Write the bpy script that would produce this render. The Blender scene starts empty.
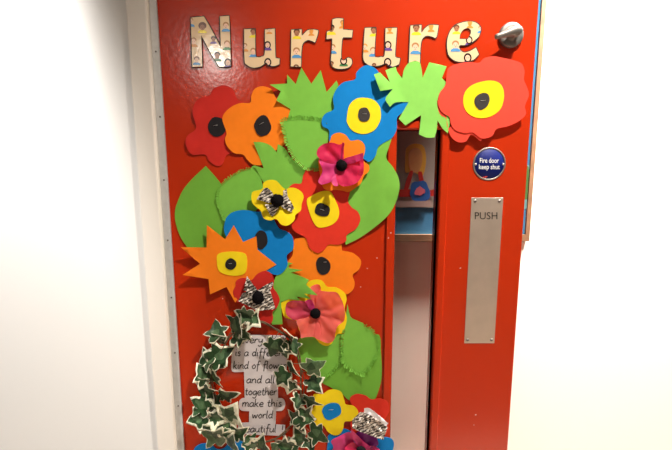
import bpy, bmesh, math, random
from mathutils import Vector, Matrix, noise
from mathutils.geometry import delaunay_2d_cdt

random.seed(7)
SC = bpy.context.scene
COL = SC.collection
R = math.radians

# ------------------------------------------------------------------ camera
FPX = 400.0
PITCH = R(8.5)
CAM = Vector((0.0, -0.95, 1.35))
cd = bpy.data.cameras.new('camera')
cam = bpy.data.objects.new('camera', cd)
COL.objects.link(cam)
cam.location = CAM
cam.rotation_euler = (math.pi / 2 - PITCH, 0, 0)
cd.sensor_fit = 'HORIZONTAL'
cd.sensor_width = 36.0
cd.lens = FPX / 672.0 * 36.0
cd.clip_start = 0.02
SC.camera = cam

# ------------------------------------------------------------------ light
w = bpy.data.worlds.new('world')
SC.world = w
w.use_nodes = True
w.node_tree.nodes['Background'].inputs[0].default_value = (1.0, 0.93, 0.86, 1)
w.node_tree.nodes['Background'].inputs[1].default_value = 0.055


def spot(name, loc, target, energy, angle, blend, size, col):
    l = bpy.data.lights.new(name, 'SPOT')
    l.energy = energy
    l.spot_size = R(angle)
    l.spot_blend = blend
    l.shadow_soft_size = size
    l.color = col
    o = bpy.data.objects.new(name, l)
    COL.objects.link(o)
    o.location = loc
    d = Vector(target) - Vector(loc)
    o.rotation_euler = d.to_track_quat('-Z', 'Y').to_euler()
    return o


spot('downlight_main', (0.55, -0.72, 2.62), (1.22, -0.62, 0.0), 165, 132, 0.55, 0.025, (1.0, 0.92, 0.82))
spot('downlight_hall', (-1.48, -4.2, 2.62), (-0.27, 0.0, 1.58), 50, 60, 0.6, 0.12, (1.0, 0.92, 0.84))
spot('fill_left', (-0.74, -0.27, 2.62), (-0.86, -0.03, 0.8), 420, 38, 0.7, 0.06, (1.0, 0.96, 0.92))  # added fill spot, no known fixture; brightens the left wall to near white
spot('fill_right', (0.86, 0.035, 2.62), (0.80, 0.15, 0.6), 1350, 52, 0.5, 0.06, (1.0, 0.94, 0.86))  # added unseen spot, brightens the back wall right of and behind the door

SC.view_settings.view_transform = 'Standard'
SC.view_settings.look = 'None'
SC.view_settings.gamma = 1.0
SC.view_settings.exposure = 0.12
SC.view_settings.use_curve_mapping = False


# ------------------------------------------------------------------ materials
def mat(name, col, rough=0.6, metal=0.0, spec=0.4, bump=0.0, bscale=300.0, var=0.0, vscale=40.0, coat=0.0):
    m = bpy.data.materials.new(name)
    m.use_nodes = True
    nt = m.node_tree
    b = nt.nodes['Principled BSDF']
    b.inputs['Base Color'].default_value = (*col, 1)
    b.inputs['Roughness'].default_value = rough
    b.inputs['Metallic'].default_value = metal
    b.inputs['Specular IOR Level'].default_value = spec
    b.inputs['Coat Weight'].default_value = coat
    b.inputs['Coat Roughness'].default_value = 0.12
    tc = nt.nodes.new('ShaderNodeTexCoord')
    if var > 0:
        n = nt.nodes.new('ShaderNodeTexNoise')
        n.inputs['Scale'].default_value = vscale
        n.inputs['Detail'].default_value = 4
        nt.links.new(tc.outputs['Object'], n.inputs['Vector'])
        r = nt.nodes.new('ShaderNodeValToRGB')
        r.color_ramp.elements[0].position = 0.3
        r.color_ramp.elements[1].position = 0.7
        r.color_ramp.elements[0].color = (*[c * (1 - var) for c in col], 1)
        r.color_ramp.elements[1].color = (*[min(1, c * (1 + var)) for c in col], 1)
        nt.links.new(n.outputs['Fac'], r.inputs['Fac'])
        nt.links.new(r.outputs['Color'], b.inputs['Base Color'])
    if bump > 0:
        n2 = nt.nodes.new('ShaderNodeTexNoise')
        n2.inputs['Scale'].default_value = bscale
        n2.inputs['Detail'].default_value = 3
        nt.links.new(tc.outputs['Object'], n2.inputs['Vector'])
        bp = nt.nodes.new('ShaderNodeBump')
        bp.inputs['Strength'].default_value = bump
        bp.inputs['Distance'].default_value = 0.002
        nt.links.new(n2.outputs['Fac'], bp.inputs['Height'])
        nt.links.new(bp.outputs['Normal'], b.inputs['Normal'])
    return m


def paper(name, col):
    return mat(name, col, rough=0.7, spec=0.10, bump=0.12, bscale=500, var=0.03, vscale=60)


def tissue(name, col, trans):
    m = bpy.data.materials.new(name)
    m.use_nodes = True
    nt = m.node_tree
    b = nt.nodes['Principled BSDF']
    out = nt.nodes['Material Output']
    b.inputs['Base Color'].default_value = (*col, 1)
    b.inputs['Roughness'].default_value = 0.5
    b.inputs['Specular IOR Level'].default_value = 0.3
    tc = nt.nodes.new('ShaderNodeTexCoord')
    n2 = nt.nodes.new('ShaderNodeTexNoise')
    n2.inputs['Scale'].default_value = 120
    n2.inputs['Detail'].default_value = 5
    nt.links.new(tc.outputs['Object'], n2.inputs['Vector'])
    bp = nt.nodes.new('ShaderNodeBump')
    bp.inputs['Strength'].default_value = 0.35
    bp.inputs['Distance'].default_value = 0.002
    nt.links.new(n2.outputs['Fac'], bp.inputs['Height'])
    nt.links.new(bp.outputs['Normal'], b.inputs['Normal'])
    t = nt.nodes.new('ShaderNodeBsdfTranslucent')
    t.inputs['Color'].default_value = (*col, 1)
    mx = nt.nodes.new('ShaderNodeMixShader')
    mx.inputs[0].default_value = 0.4
    nt.links.new(b.outputs[0], mx.inputs[1])
    nt.links.new(t.outputs[0], mx.inputs[2])
    tp = nt.nodes.new('ShaderNodeBsdfTransparent')
    tp.inputs['Color'].default_value = (*[0.5 + 0.5 * c for c in col], 1)
    mx2 = nt.nodes.new('ShaderNodeMixShader')
    mx2.inputs[0].default_value = trans
    nt.links.new(mx.outputs[0], mx2.inputs[1])
    nt.links.new(tp.outputs[0], mx2.inputs[2])
    nt.links.new(mx2.outputs[0], out.inputs[0])
    return m


def newsprint():
    m = bpy.data.materials.new('newsprint')
    m.use_nodes = True
    nt = m.node_tree
    b = nt.nodes['Principled BSDF']
    b.inputs['Roughness'].default_value = 0.7
    b.inputs['Specular IOR Level'].default_value = 0.2
    tc = nt.nodes.new('ShaderNodeTexCoord')
    mp = nt.nodes.new('ShaderNodeMapping')
    mp.inputs['Rotation'].default_value = (0, R(28), 0)
    nt.links.new(tc.outputs['Object'], mp.inputs['Vector'])
    wv = nt.nodes.new('ShaderNodeTexWave')
    wv.bands_direction = 'Z'
    wv.inputs['Scale'].default_value = 44
    wv.inputs['Distortion'].default_value = 2.0
    wv.inputs['Detail'].default_value = 2
    nt.links.new(mp.outputs[0], wv.inputs['Vector'])
    n = nt.nodes.new('ShaderNodeTexNoise')
    n.inputs['Scale'].default_value = 210
    n.inputs['Detail'].default_value = 2
    nt.links.new(mp.outputs[0], n.inputs['Vector'])
    mp2 = nt.nodes.new('ShaderNodeMapping')
    mp2.inputs['Scale'].default_value = (0.45, 1.0, 2.2)
    nt.links.new(mp.outputs[0], mp2.inputs['Vector'])
    nt.links.new(mp2.outputs[0], n.inputs['Vector'])
    add = nt.nodes.new('ShaderNodeMath')
    add.operation = 'MULTIPLY_ADD'
    add.inputs[1].default_value = 0.16
    nt.links.new(wv.outputs['Fac'], add.inputs[0])
    nt.links.new(n.outputs['Fac'], add.inputs[2])
    r = nt.nodes.new('ShaderNodeValToRGB')
    r.color_ramp.elements[0].position = 0.545
    r.color_ramp.elements[1].position = 0.60
    r.color_ramp.elements[0].color = (0.72, 0.65, 0.57, 1)
    r.color_ramp.elements[1].color = (0.05, 0.042, 0.038, 1)
    nt.links.new(add.outputs[0], r.inputs['Fac'])
    nt.links.new(r.outputs['Color'], b.inputs['Base Color'])
    return m


M = {}
M['door'] = mat('red_gloss_door_paint', (0.51, 0.031, 0.0050), rough=0.17, spec=0.42, bump=0.12, bscale=90)
M['chip'] = mat('bare_paint_chip', (0.75, 0.6, 0.5), rough=0.7)
M['wall'] = mat('white_wall_paint', (0.86, 0.86, 0.84), rough=0.75, spec=0.2, bump=0.05, bscale=120)
M['wallb'] = mat('cream_wall_paint', (0.88, 0.83, 0.75), rough=0.75, spec=0.2, bump=0.05, bscale=120)
M['frame'] = mat('cream_gloss_frame_paint', (0.90, 0.86, 0.79), rough=0.45, spec=0.4, bump=0.05, bscale=50)
M['alu'] = mat('anodised_aluminium', (0.66, 0.66, 0.64), rough=0.5, metal=0.35, var=0.06, vscale=90)
M['screw'] = mat('dark_screw_metal', (0.14, 0.12, 0.11), rough=0.45, metal=0.7)
M['steel'] = mat('brushed_stainless_steel', (0.72, 0.60, 0.50), rough=0.5, metal=0.85, var=0.05, vscale=25)
M['platescrew'] = mat('plate_screw_metal', (0.30, 0.26, 0.23), rough=0.5, metal=0.85)
M['handle'] = mat('dull_grey_handle_metal', (0.21, 0.195, 0.18), rough=0.55, metal=0.7)
M['nickel'] = mat('satin_nickel', (0.46, 0.43, 0.40), rough=0.5, metal=0.75)
M['floor'] = mat('beige_vinyl_floor', (0.42, 0.34, 0.27), rough=0.5, var=0.08, vscale=8)
M['ceil'] = mat('white_ceiling', (0.82, 0.81, 0.79), rough=0.9)
M['red'] = paper('red_card', (0.72, 0.040, 0.022))
M['brightred'] = paper('bright_red_card', (0.85, 0.072, 0.045))
M['darkred'] = paper('dark_red_card', (0.60, 0.030, 0.022))
M['orange'] = paper('orange_card', (0.94, 0.225, 0.014))
M['yellow'] = paper('yellow_card', (0.92, 0.70, 0.015))
M['blue'] = paper('blue_card', (0.006, 0.215, 0.60))
M['green'] = paper('green_card', (0.195, 0.50, 0.065))
M['limegreen'] = paper('light_green_card', (0.25, 0.62, 0.11))
M['midgreen'] = paper('mid_green_card', (0.17, 0.44, 0.05))
M['black'] = paper('black_card', (0.022, 0.020, 0.022))
M['grey'] = paper('charcoal_card', (0.05, 0.045, 0.045))
M['pom'] = mat('black_crepe', (0.008, 0.007, 0.008), rough=0.9, spec=0.02, bump=0.6, bscale=400)
M['pink'] = tissue('pink_tissue', (0.80, 0.035, 0.15), 0.14)
M['magenta'] = tissue('magenta_tissue', (0.76, 0.06, 0.27), 0.08)
M['coral'] = tissue('coral_tissue', (0.95, 0.25, 0.22), 0.38)
M['rose'] = tissue('rose_tissue', (0.80, 0.12, 0.22), 0.30)
M['purple'] = tissue('purple_tissue', (0.24, 0.01, 0.25), 0.06)
M['news'] = newsprint()
M['letter'] = mat('laminated_peach_paper', (0.82, 0.60, 0.36), rough=0.12, spec=0.45, bump=0.10, bscale=80)
M['ink'] = mat('black_ink', (0.018, 0.012, 0.010), rough=0.5)
M['white'] = paper('white_paper', (0.74, 0.70, 0.72))
M['stapler'] = mat('staple_wire', (0.7, 0.68, 0.65), rough=0.3, metal=0.9)
M['ivyg'] = mat('ivy_dark_green', (0.022, 0.060, 0.020), rough=0.45, var=0.35, vscale=140)
M['ivym'] = mat('ivy_grey_green', (0.075, 0.14, 0.06), rough=0.45, var=0.3, vscale=120)
M['ivyc'] = mat('ivy_cream_margin', (0.80, 0.78, 0.60), rough=0.5, var=0.12, vscale=120)
M['stem'] = mat('brown_green_stem', (0.13, 0.085, 0.045), rough=0.7)
M['signblue'] = mat('blue_sign_enamel', (0.004, 0.010, 0.115), rough=0.5, spec=0.2)
M['signwhite'] = mat('white_sign_lettering', (0.85, 0.85, 0.85), rough=0.4)
M['signred'] = mat('red_paint_smear', (0.7, 0.06, 0.03), rough=0.5)
M['boardblue'] = paper('blue_backing_paper', (0.08, 0.28, 0.52))
M['boardwood'] = mat('brown_wood_board_frame', (0.24, 0.13, 0.07), rough=0.5, var=0.2, vscale=30)
M['artpaper'] = paper('art_paper', (0.40, 0.35, 0.31))
M['p_yellow'] = paper('yellow_poster_paint', (0.80, 0.46, 0.07))
M['p_skin'] = paper('peach_poster_paint', (0.66, 0.33, 0.13))
M['p_strip'] = paper('pale_pink_strip', (0.46, 0.33, 0.30))
M['p_red'] = paper('red_poster_paint', (0.55, 0.03, 0.02))
M['p_blue'] = paper('blue_poster_paint', (0.03, 0.12, 0.42))
M['p_pink'] = paper('pink_poster_paint', (0.75, 0.16, 0.22))
M['p_green'] = paper('green_poster_paint', (0.10, 0.24, 0.08))
M['p_teal'] = paper('teal_poster_paint', (0.20, 0.50, 0.52))
for k, c in dict(k_brown=(0.16, 0.06, 0.03), k_black=(0.02, 0.012, 0.012), k_ginger=(0.46, 0.22, 0.09), k_orange=(0.75, 0.30, 0.06),
                 k_pale=(0.86, 0.56, 0.40), k_tan=(0.38, 0.17, 0.09), k_yellow=(0.85, 0.68, 0.04), k_blue=(0.10, 0.32, 0.62),
                 k_green=(0.06, 0.22, 0.08), k_purple=(0.14, 0.07, 0.30)).items():
    M[k] = mat('print_' + k[2:], c, rough=0.22, spec=0.45)

# glass: tinted see-through pane with a real surface reflection
g = bpy.data.materials.new('window_glass')
g.use_nodes = True
nt = g.node_tree
nt.nodes.remove(nt.nodes['Principled BSDF'])
tr = nt.nodes.new('ShaderNodeBsdfTransparent')
tr.inputs[0].default_value = (0.86, 0.845, 0.83, 1)
gl = nt.nodes.new('ShaderNodeBsdfGlossy')
gl.inputs['Roughness'].default_value = 0.06
fr = nt.nodes.new('ShaderNodeFresnel')
fr.inputs[0].default_value = 1.45
mx = nt.nodes.new('ShaderNodeMixShader')
nt.links.new(fr.outputs[0], mx.inputs[0])
nt.links.new(tr.outputs[0], mx.inputs[1])
nt.links.new(gl.outputs[0], mx.inputs[2])
nt.links.new(mx.outputs[0], nt.nodes['Material Output'].inputs[0])
M['glass'] = g


# ------------------------------------------------------------------ helpers
def W(u, v, h=0.0):
    """point of the plane `h` metres in front of the door face seen at photo pixel (u, v)"""
    a, b = (u - 336.0) / FPX, -(v - 225.0) / FPX
    c, s = math.cos(PITCH), math.sin(PITCH)
    d = Vector((a, c + b * s, -s + b * c))
    t = (-h - CAM.y) / d.y
    return CAM + d * t


def T(ox, oy, text, k=6.72):
    """outline text 'x,y x,y* ...' measured on an enlarged crop at (ox, oy); * marks a sharp corner"""
    out = []
    for tok in text.split():
        c = tok.endswith('*')
        x, y = tok.rstrip('*').split(',')
        out.append((ox + float(x) / k, oy + float(y) / k, c))
    return out


def Q(text):
    return T(0, 0, text, 1.0)


def smooth(pts, n=6, closed=True):
    """Catmull-Rom through the points, broken at corners"""
    N = len(pts)
    out = []
    rng = N if closed else N - 1
    for i in range(rng):
        p1, p2 = pts[i], pts[(i + 1) % N]
        p0, p3 = pts[(i - 1) % N], pts[(i + 2) % N]
        if not closed:
            if i == 0: p0 = p1
            if i == N - 2: p3 = p2
        if len(p1) > 2 and p1[2]: p0 = p1
        if len(p2) > 2 and p2[2]: p3 = p2
        c1, c2 = len(p1) > 2 and p1[2], len(p2) > 2 and p2[2]
        m = 2 if (c1 and c2) else n
        for j in range(m):
            t = j / m
            q = []
            for a in (0, 1):
                d1 = (p2[a] - p0[a]) * 0.5
                d2 = (p3[a] - p1[a]) * 0.5
                if c1: d1 = p2[a] - p1[a]
                if c2: d2 = p2[a] - p1[a]
                t2, t3 = t * t, t * t * t
                q.append((2 * t3 - 3 * t2 + 1) * p1[a] + (t3 - 2 * t2 + t) * d1 + (-2 * t3 + 3 * t2) * p2[a] + (t3 - t2) * d2)
            out.append((q[0], q[1]))
    if not closed:
        out.append((pts[-1][0], pts[-1][1]))
    return out


def ell(cx, cy, rx, ry, n=28, wob=0.0, seed=0, rot=0.0):
    o = []
    for i in range(n):
        a = 2 * math.pi * i / n
        k = 1 + wob * noise.noise(Vector((math.cos(a) * 1.3 + seed * 7.1, math.sin(a) * 1.3, seed)))
        x, y = rx * k * math.cos(a), ry * k * math.sin(a)
        o.append((cx + x * math.cos(rot) - y * math.sin(rot), cy + x * math.sin(rot) + y * math.cos(rot)))
    return o


def inside(p, loop):
    x, y = p
    c = False
    j = len(loop) - 1
    for i in range(len(loop)):
        xi, yi = loop[i]
        xj, yj = loop[j]
        if (yi > y) != (yj > y) and x < (xj - xi) * (y - yi) / (yj - yi) + xi:
            c = not c
        j = i
    return c


def cdt(loops, extra=()):
    vs, es = [], []
    for L in loops:
        b = len(vs)
        vs += [Vector(p) for p in L]
        es += [(b + i, b + (i + 1) % len(L)) for i in range(len(L))]
    vs += [Vector(p) for p in extra]
    r = delaunay_2d_cdt(vs, es, [], 0, 1e-5)
    return [tuple(v) for v in r[0]], [tuple(f) for f in r[2]]


def centroid(loop):
    return (sum(p[0] for p in loop) / len(loop), sum(p[1] for p in loop) / len(loop))


def grid_in(loop, step):
    xs = [p[0] for p in loop]
    ys = [p[1] for p in loop]
    o = []
    y = min(ys) + step * 0.5
    r = 0
    while y < max(ys):
        x = min(xs) + step * (0.3 if r % 2 else 0.8)
        while x < max(xs):
            if inside((x, y), loop) and min((x - p[0]) ** 2 + (y - p[1]) ** 2 for p in loop) > (0.45 * step) ** 2:
                o.append((x, y))
            x += step
        y += step * 0.87
        r += 1
    return o


def link(name, me, parent=None, loc=None):
    o = bpy.data.objects.new(name, me)
    COL.objects.link(o)
    if parent is not None:
        o.parent = parent
    if loc is not None:
        o.location = loc
    return o


def finish(name, bm, mats, parent=None, origin=None, smooth_all=False):
    """bm holds world coordinates; origin = world origin of the object's parent chain or of itself"""
    org = origin
    if parent is not None:
        org = world_of(parent)
    if org is None:
        org = Vector((0, 0, 0))
    bmesh.ops.translate(bm, verts=bm.verts, vec=-org)
    me = bpy.data.meshes.new(name)
    if smooth_all:
        for f in bm.faces: f.smooth = True
    bm.to_mesh(me)
    bm.free()
    for m in (mats if isinstance(mats, (list, tuple)) else [mats]):
        me.materials.append(m)
    return link(name, me, parent, None if parent is not None else org)


def world_of(o):
    v = Vector((0, 0, 0))
    while o is not None:
        v = v + o.location
        o = o.parent
    return v


def tag(o, label, cat, group=None):
    o['label'] = label
    o['category'] = cat
    if group: o['group'] = group
    return o


def thing(name, loc, label, cat, group=None):
    o = link(name, None, None, loc)
    o.empty_display_size = 0.02
    return tag(o, label, cat, group)


def struct(o):
    o['kind'] = 'structure'
    return o


def add_sheet(bm, loop, hf, thick, step=4.0, holes=(), mi=0, regions=(), base=None):
    """a card cut to `loop` (photo pixels): front surface at height hf(u,v) metres, with real thickness.
    regions: (loop, material index) printed areas of the same card"""
    loops = [loop] + list(holes) + [r[0] for r in regions]
    vs, ts = cdt(loops, grid_in(loop, step))
    keep = []
    for t in ts:
        c = (sum(vs[i][0] for i in t) / 3, sum(vs[i][1] for i in t) / 3)
        if not inside(c, loop) or any(inside(c, h) for h in holes):
            continue
        k = mi
        for rl, ri in regions:
            if inside(c, rl): k = ri
        keep.append((t, k))
    used = sorted({i for t, _ in keep for i in t})
    top, bot = {}, {}
    for i in used:
        u, v = vs[i]
        h = hf(u, v)
        p = W(u, v, base if base is not None else h)
        p.y = -h
        top[i] = bm.verts.new(p)
        bot[i] = bm.verts.new(p + Vector((0, thick, 0)))
    cnt = {}
    for t, k in keep:
        a, b, c = (top[i].co for i in t)
        fl = (b - a).cross(c - a).y > 0
        tt = tuple(reversed(t)) if fl else t
        f = bm.faces.new([top[i] for i in tt]); f.material_index = k; f.smooth = True
        f = bm.faces.new([bot[i] for i in reversed(tt)]); f.material_index = mi; f.smooth = True
        for j in range(3):
            e = (tt[j], tt[(j + 1) % 3])
            cnt[e] = 1
    for (a, b) in list(cnt):
        if (b, a) not in cnt:
            f = bm.faces.new([top[b], top[a], bot[a], bot[b]])
            f.material_index = mi
            for ed in f.edges: ed.smooth = False
    return bm


def flat_h(h, lifts=(), wav=0.0003, seed=0.0):
    def hf(u, v):
        z = h + wav * noise.noise(Vector((u * 0.05 + seed * 13.7, v * 0.05, seed)))
        for lf in lifts:
            if len(lf) == 3:            # ramp across u
                q = min(1, max(0, (u - lf[0]) / (lf[1] - lf[0])))
                z += lf[2] * q * q * (3 - 2 * q)
                continue
            lu, lv, lr, la = lf
            d = math.hypot(u - lu, v - lv) / lr
            if d < 1:
                z += la * (1 - d) ** 2 * (1 + 2 * d)
        return z
    return hf


def sheet(name, loop, h, m, parent=None, lifts=(), thick=0.0008, step=4.0, holes=(), origin=None, wav=0.0003, base=None):
    bm = bmesh.new()
    add_sheet(bm, loop, flat_h(h, lifts, wav, seed=loop[0][0]), thick, step, holes, base=base)
    return finish(name, bm, m, parent, origin)


def add_box(bm, lo, hi, mi=0):
    x0, y0, z0 = lo
    x1, y1, z1 = hi
    v = [bm.verts.new(p) for p in ((x0, y0, z0), (x1, y0, z0), (x1, y1, z0), (x0, y1, z0), (x0, y0, z1), (x1, y0, z1), (x1, y1, z1), (x0, y1, z1))]
    for q in ((0, 3, 2, 1), (4, 5, 6, 7), (0, 1, 5, 4), (1, 2, 6, 5), (2, 3, 7, 6), (3, 0, 4, 7)):
        f = bm.faces.new([v[i] for i in q])
        f.material_index = mi


def bevel_box(lo, hi, b, seg=2):
    bm = bmesh.new()
    add_box(bm, lo, hi)
    bmesh.ops.bevel(bm, geom=bm.edges[:], offset=b, segments=seg, affect='EDGES', profile=0.5)
    return bm


def add_lathe(bm, c, prof, n=32, mi=0):
    """surface of revolution about the axis that points out of the door (-y); prof: (radius, height)"""
    rings = []
    for (r, h) in prof:
        if r < 1e-6:
            rings.append([bm.verts.new((c.x, -h, c.z))])
        else:
            rings.append([bm.verts.new((c.x + r * math.cos(2 * math.pi * i / n), -h, c.z + r * math.sin(2 * math.pi * i / n))) for i in range(n)])
    for a, b in zip(rings, rings[1:]):
        for i in range(n):
            j = (i + 1) % n
            if len(a) == 1 and len(b) == 1: continue
            if len(a) == 1: f = bm.faces.new([a[0], b[j], b[i]])
            elif len(b) == 1: f = bm.faces.new([a[i], a[j], b[0]])
            else: f = bm.faces.new([a[i], a[j], b[j], b[i]])
            f.material_index = mi
            f.smooth = True


def add_tube(bm, pts, rad, n=8, mi=0, sq=1.0):
    rings = []
    for i, p in enumerate(pts):
        a = pts[max(0, i - 1)]
        b = pts[min(len(pts) - 1, i + 1)]
        d = (b - a).normalized()
        up = Vector((0, 0, 1)) if abs(d.z) < 0.9 else Vector((1, 0, 0))
        s = d.cross(up).normalized()
        q = s.cross(d).normalized()
        r = rad[i] if isinstance(rad, (list, tuple)) else rad
        rings.append([bm.verts.new(p + s * r * math.cos(2 * math.pi * k / n) + q * r * sq * math.sin(2 * math.pi * k / n)) for k in range(n)])
    for a, b in zip(rings, rings[1:]):
        for k in range(n):
            f = bm.faces.new([a[k], a[(k + 1) % n], b[(k + 1) % n], b[k]])
            f.smooth = True
            f.material_index = mi
    f = bm.faces.new(rings[0]); f.material_index = mi
    f = bm.faces.new(list(reversed(rings[-1]))); f.material_index = mi
    bmesh.ops.recalc_face_normals(bm, faces=bm.faces[:])


def plane_y(px, d):
    """world x,z at photo pixel for a plane d metres BEHIND the door face"""
    p = W(px[0], px[1], -d)
    return p.x, p.z


# ------------------------------------------------------------------ the setting
BACK = 0.16          # the wall beyond the open door
XL = W(171, 225).x
XR = W(523, 225).x
XG = W(164, 225).x   # outer edge of the hinge guard
XF = W(144.3, 225).x # outer edge of the cream frame
THK = 0.044

bm = bmesh.new(); add_box(bm, (-3.0, -4.5, -0.05), (3.0, 0.5, 0.0))
struct(finish('floor', bm, M['floor']))
bm = bmesh.new(); add_box(bm, (-3.0, -4.5, 2.70), (3.0, 0.5, 2.75))
struct(finish('ceiling', bm, M['ceil']))
bm = bmesh.new(); add_box(bm, (XL - 0.03, BACK, 0.0), (3.0, BACK + 0.1, 2.70))
struct(finish('wall_back', bm, M['wallb']))
bm = bmesh.new(); add_box(bm, (-3.0, 0.0, 0.0), (XF + 0.002, BACK + 0.1, 2.70))
struct(finish('wall_left', bm, M['wall']))
bm = bevel_box((XF, -0.016, 0.0), (XG - 0.001, 0.10, 2.16), 0.004)
struct(finish('trim_1', bm, M['frame']))

# the door
door = struct(link('door_1', None, None, Vector((0.5 * (XL + XR), 0.0, 0.008))))
Z0, Z1 = 0.008, 2.10
# glazed slot, outer edges of its bead and of the hole
bxl, bxr = W(385.3, 260).x, W(445.5, 225).x
bzt = W(400, 121.5).z
hxl, hxr = W(394.3, 260).x, W(437.0, 225).x
hzt = W(400, 130.0).z
hzb = 0.30
bm = bmesh.new()
add_box(bm, (XL, 0, Z0), (hxl, THK, Z1))
add_box(bm, (hxr, 0, Z0), (XR, THK, Z1))
add_box(bm, (hxl, 0, hzt), (hxr, THK, Z1))
add_box(bm, (hxl, 0, Z0), (hxr, THK, hzb))
for (u, v, r) in ((377, 258, .5), (367.4, 268.5, .5), (360.7, 287, .4), (460.4, 268.2, .6), (475.8, 414.8, .7), (474, 425, .35),
                  (182, 404, .4), (222.6, 298.7, .5)):
    add_sheet(bm, ell(u, v, r * 1.2, r * .8, 8, .5, u), lambda a, b: 0.0003, 0.0003, 9, mi=1)
finish('door_leaf', bm, [M['door'], M['chip']], door)
PR = 0.008
# bead as one mitred moulding
bm = bmesh.new()
def rect(x0, x1, z0, z1, y):
    return [bm.verts.new(p) for p in ((x0, y, z0), (x1, y, z0), (x1, y, z1), (x0, y, z1))]
gy = 0.022
prof = [(0.0, 0.0), (0.0, -PR + 0.002), (0.0018, -PR), (0.80, -PR), (0.92, -PR + 0.003), (1.0, 0.0), (1.0, gy)]
loops = []
wl = hxl - bxl
for (t, y) in prof:
    if t == 0.0018: t = 0.0018 / wl
    wr, wt = bxr - hxr, bzt - hzt
    loops.append(rect(bxl + t * wl, bxr - t * wr, hzb - 0.02 + t * 0.02, bzt - t * wt, y))
for a, b in zip(loops, loops[1:]):
    for i in range(4):
        bm.faces.new([a[i], a[(i + 1) % 4], b[(i + 1) % 4], b[i]])
bmesh.ops.recalc_face_normals(bm, faces=bm.faces[:])
for (u, v, r) in ((390.8, 232.8, .6), (388.5, 238, .5)):
    add_sheet(bm, ell(u, v, r, r, 8, .5, u), lambda a, b: PR + 0.0004, 0.0003, 9, mi=1)
finish('glazing_bead', bm, [M['door'], M['chip']], door)
bm = bmesh.new(); add_box(bm, (hxl - 0.004, gy, hzb - 0.004), (hxr + 0.004, gy + 0.006, hzt + 0.004))
finish('glass_pane', bm, M['glass'], door)
# aluminium guard over the hinge side
bm = bmesh.new(); add_box(bm, (XG, -0.004, Z0), (XL - 0.0005, 0.03, Z1))
gd = finish('hinge_guard', bm, M['alu'], door)
for (u, v) in ((155, 52), (159.5, 117), (163.3, 180), (167, 240), (170.2, 297), (173.6, 352), (177.2, 405)):
    p = W(167.5, v)
    bm = bmesh.new()
    add_lathe(bm, Vector((0.5 * (XG + XL), 0, p.z)), [(0, 0.0056), (0.0015, 0.0054), (0.0022, 0.004)], 12)
    finish('screw', bm, M['screw'], gd)
# lever handle on a round rose
hc = W(512.0, 34.4, 0.009)
hc.y = 0.0
hd = link('door_handle', None, door, hc - door.location)
hd['label'] = 'satin grey lever handle on a round rose'
bm = bmesh.new()
add_lathe(bm, hc, [(0.0270, 0.0), (0.0270, 0.007), (0.0255, 0.0092), (0.018, 0.0100), (0.0115, 0.0102), (0.0110, 0.013), (0.0, 0.013)], 40)
finish('rose', bm, M['handle'], hd)
bm = bmesh.new()
c0 = Vector((hc.x, 0, hc.z))
add_lathe(bm, c0, [(0.0125, 0.010), (0.0100, 0.014), (0.0095, 0.022), (0.0110, 0.029), (0.0090, 0.034), (0.0, 0.0355)], 24)
finish('neck', bm, M['handle'], hd)
bm = bmesh.new()
pts, rad = [], []
for t, r in ((-0.30, .0055), (-.22, .0090), (0, .0108), (.16, .0102), (.34, .0084), (.5, .0070), (.7, .0064), (.88, .0061), (.97, .0052), (1.0, .003)):
    pts.append(Vector((hc.x - 0.046 * t, -0.028 - 0.005 * t, hc.z + 0.002 - 0.015 * max(t, 0))))
    rad.append(r)
add_tube(bm, pts, rad, 14)
finish('lever', bm, M['handle'], hd)


# ------------------------------------------------------------------ things on the wall beyond the door
def back_sheet(name, loop, m, front, parent=None, thick=0.0006, origin=None):
    """front: metres the front surface stands out from the wall beyond"""
    d = -(BACK - front)
    bm = bmesh.new()
    add_sheet(bm, loop, lambda u, v: d, thick, 12)
    return finish(name, bm, m, parent, origin)


c = W(470, 200, -BACK)
board = thing('display_board', Vector((c.x, BACK, c.z)), 'blue display board with a brown wooden edge on the wall beyond the door', 'display board')
x0, zb = plane_y((360, 236.8), BACK)
x1, _ = plane_y((522.5, 236.8), BACK)
fw = plane_y((360, 234), BACK)[1] - plane_y((360, 240.5), BACK)[1]
zt = zb + 0.75
bm = bmesh.new(); add_box(bm, (x0, BACK - 0.010, zb), (x1, BACK - 0.001, zt))
finish('backing_paper', bm, M['boardblue'], board)
bm = bmesh.new()
add_box(bm, (x0 - fw, BACK - 0.018, zb - fw / 2), (x1 + fw * .6, BACK - 0.001, zb + fw / 2))
add_box(bm, (x0 - fw, BACK - 0.018, zt - fw / 2), (x1 + fw * .6, BACK - 0.001, zt + fw / 2))
add_box(bm, (x0 - fw, BACK - 0.018, zb + fw / 2), (x0, BACK - 0.001, zt - fw / 2))
add_box(bm, (x1, BACK - 0.018, zb + fw / 2), (x1 + fw * .6, BACK - 0.001, zt - fw / 2))
finish('board_frame', bm, M['boardwood'], board)

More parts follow.
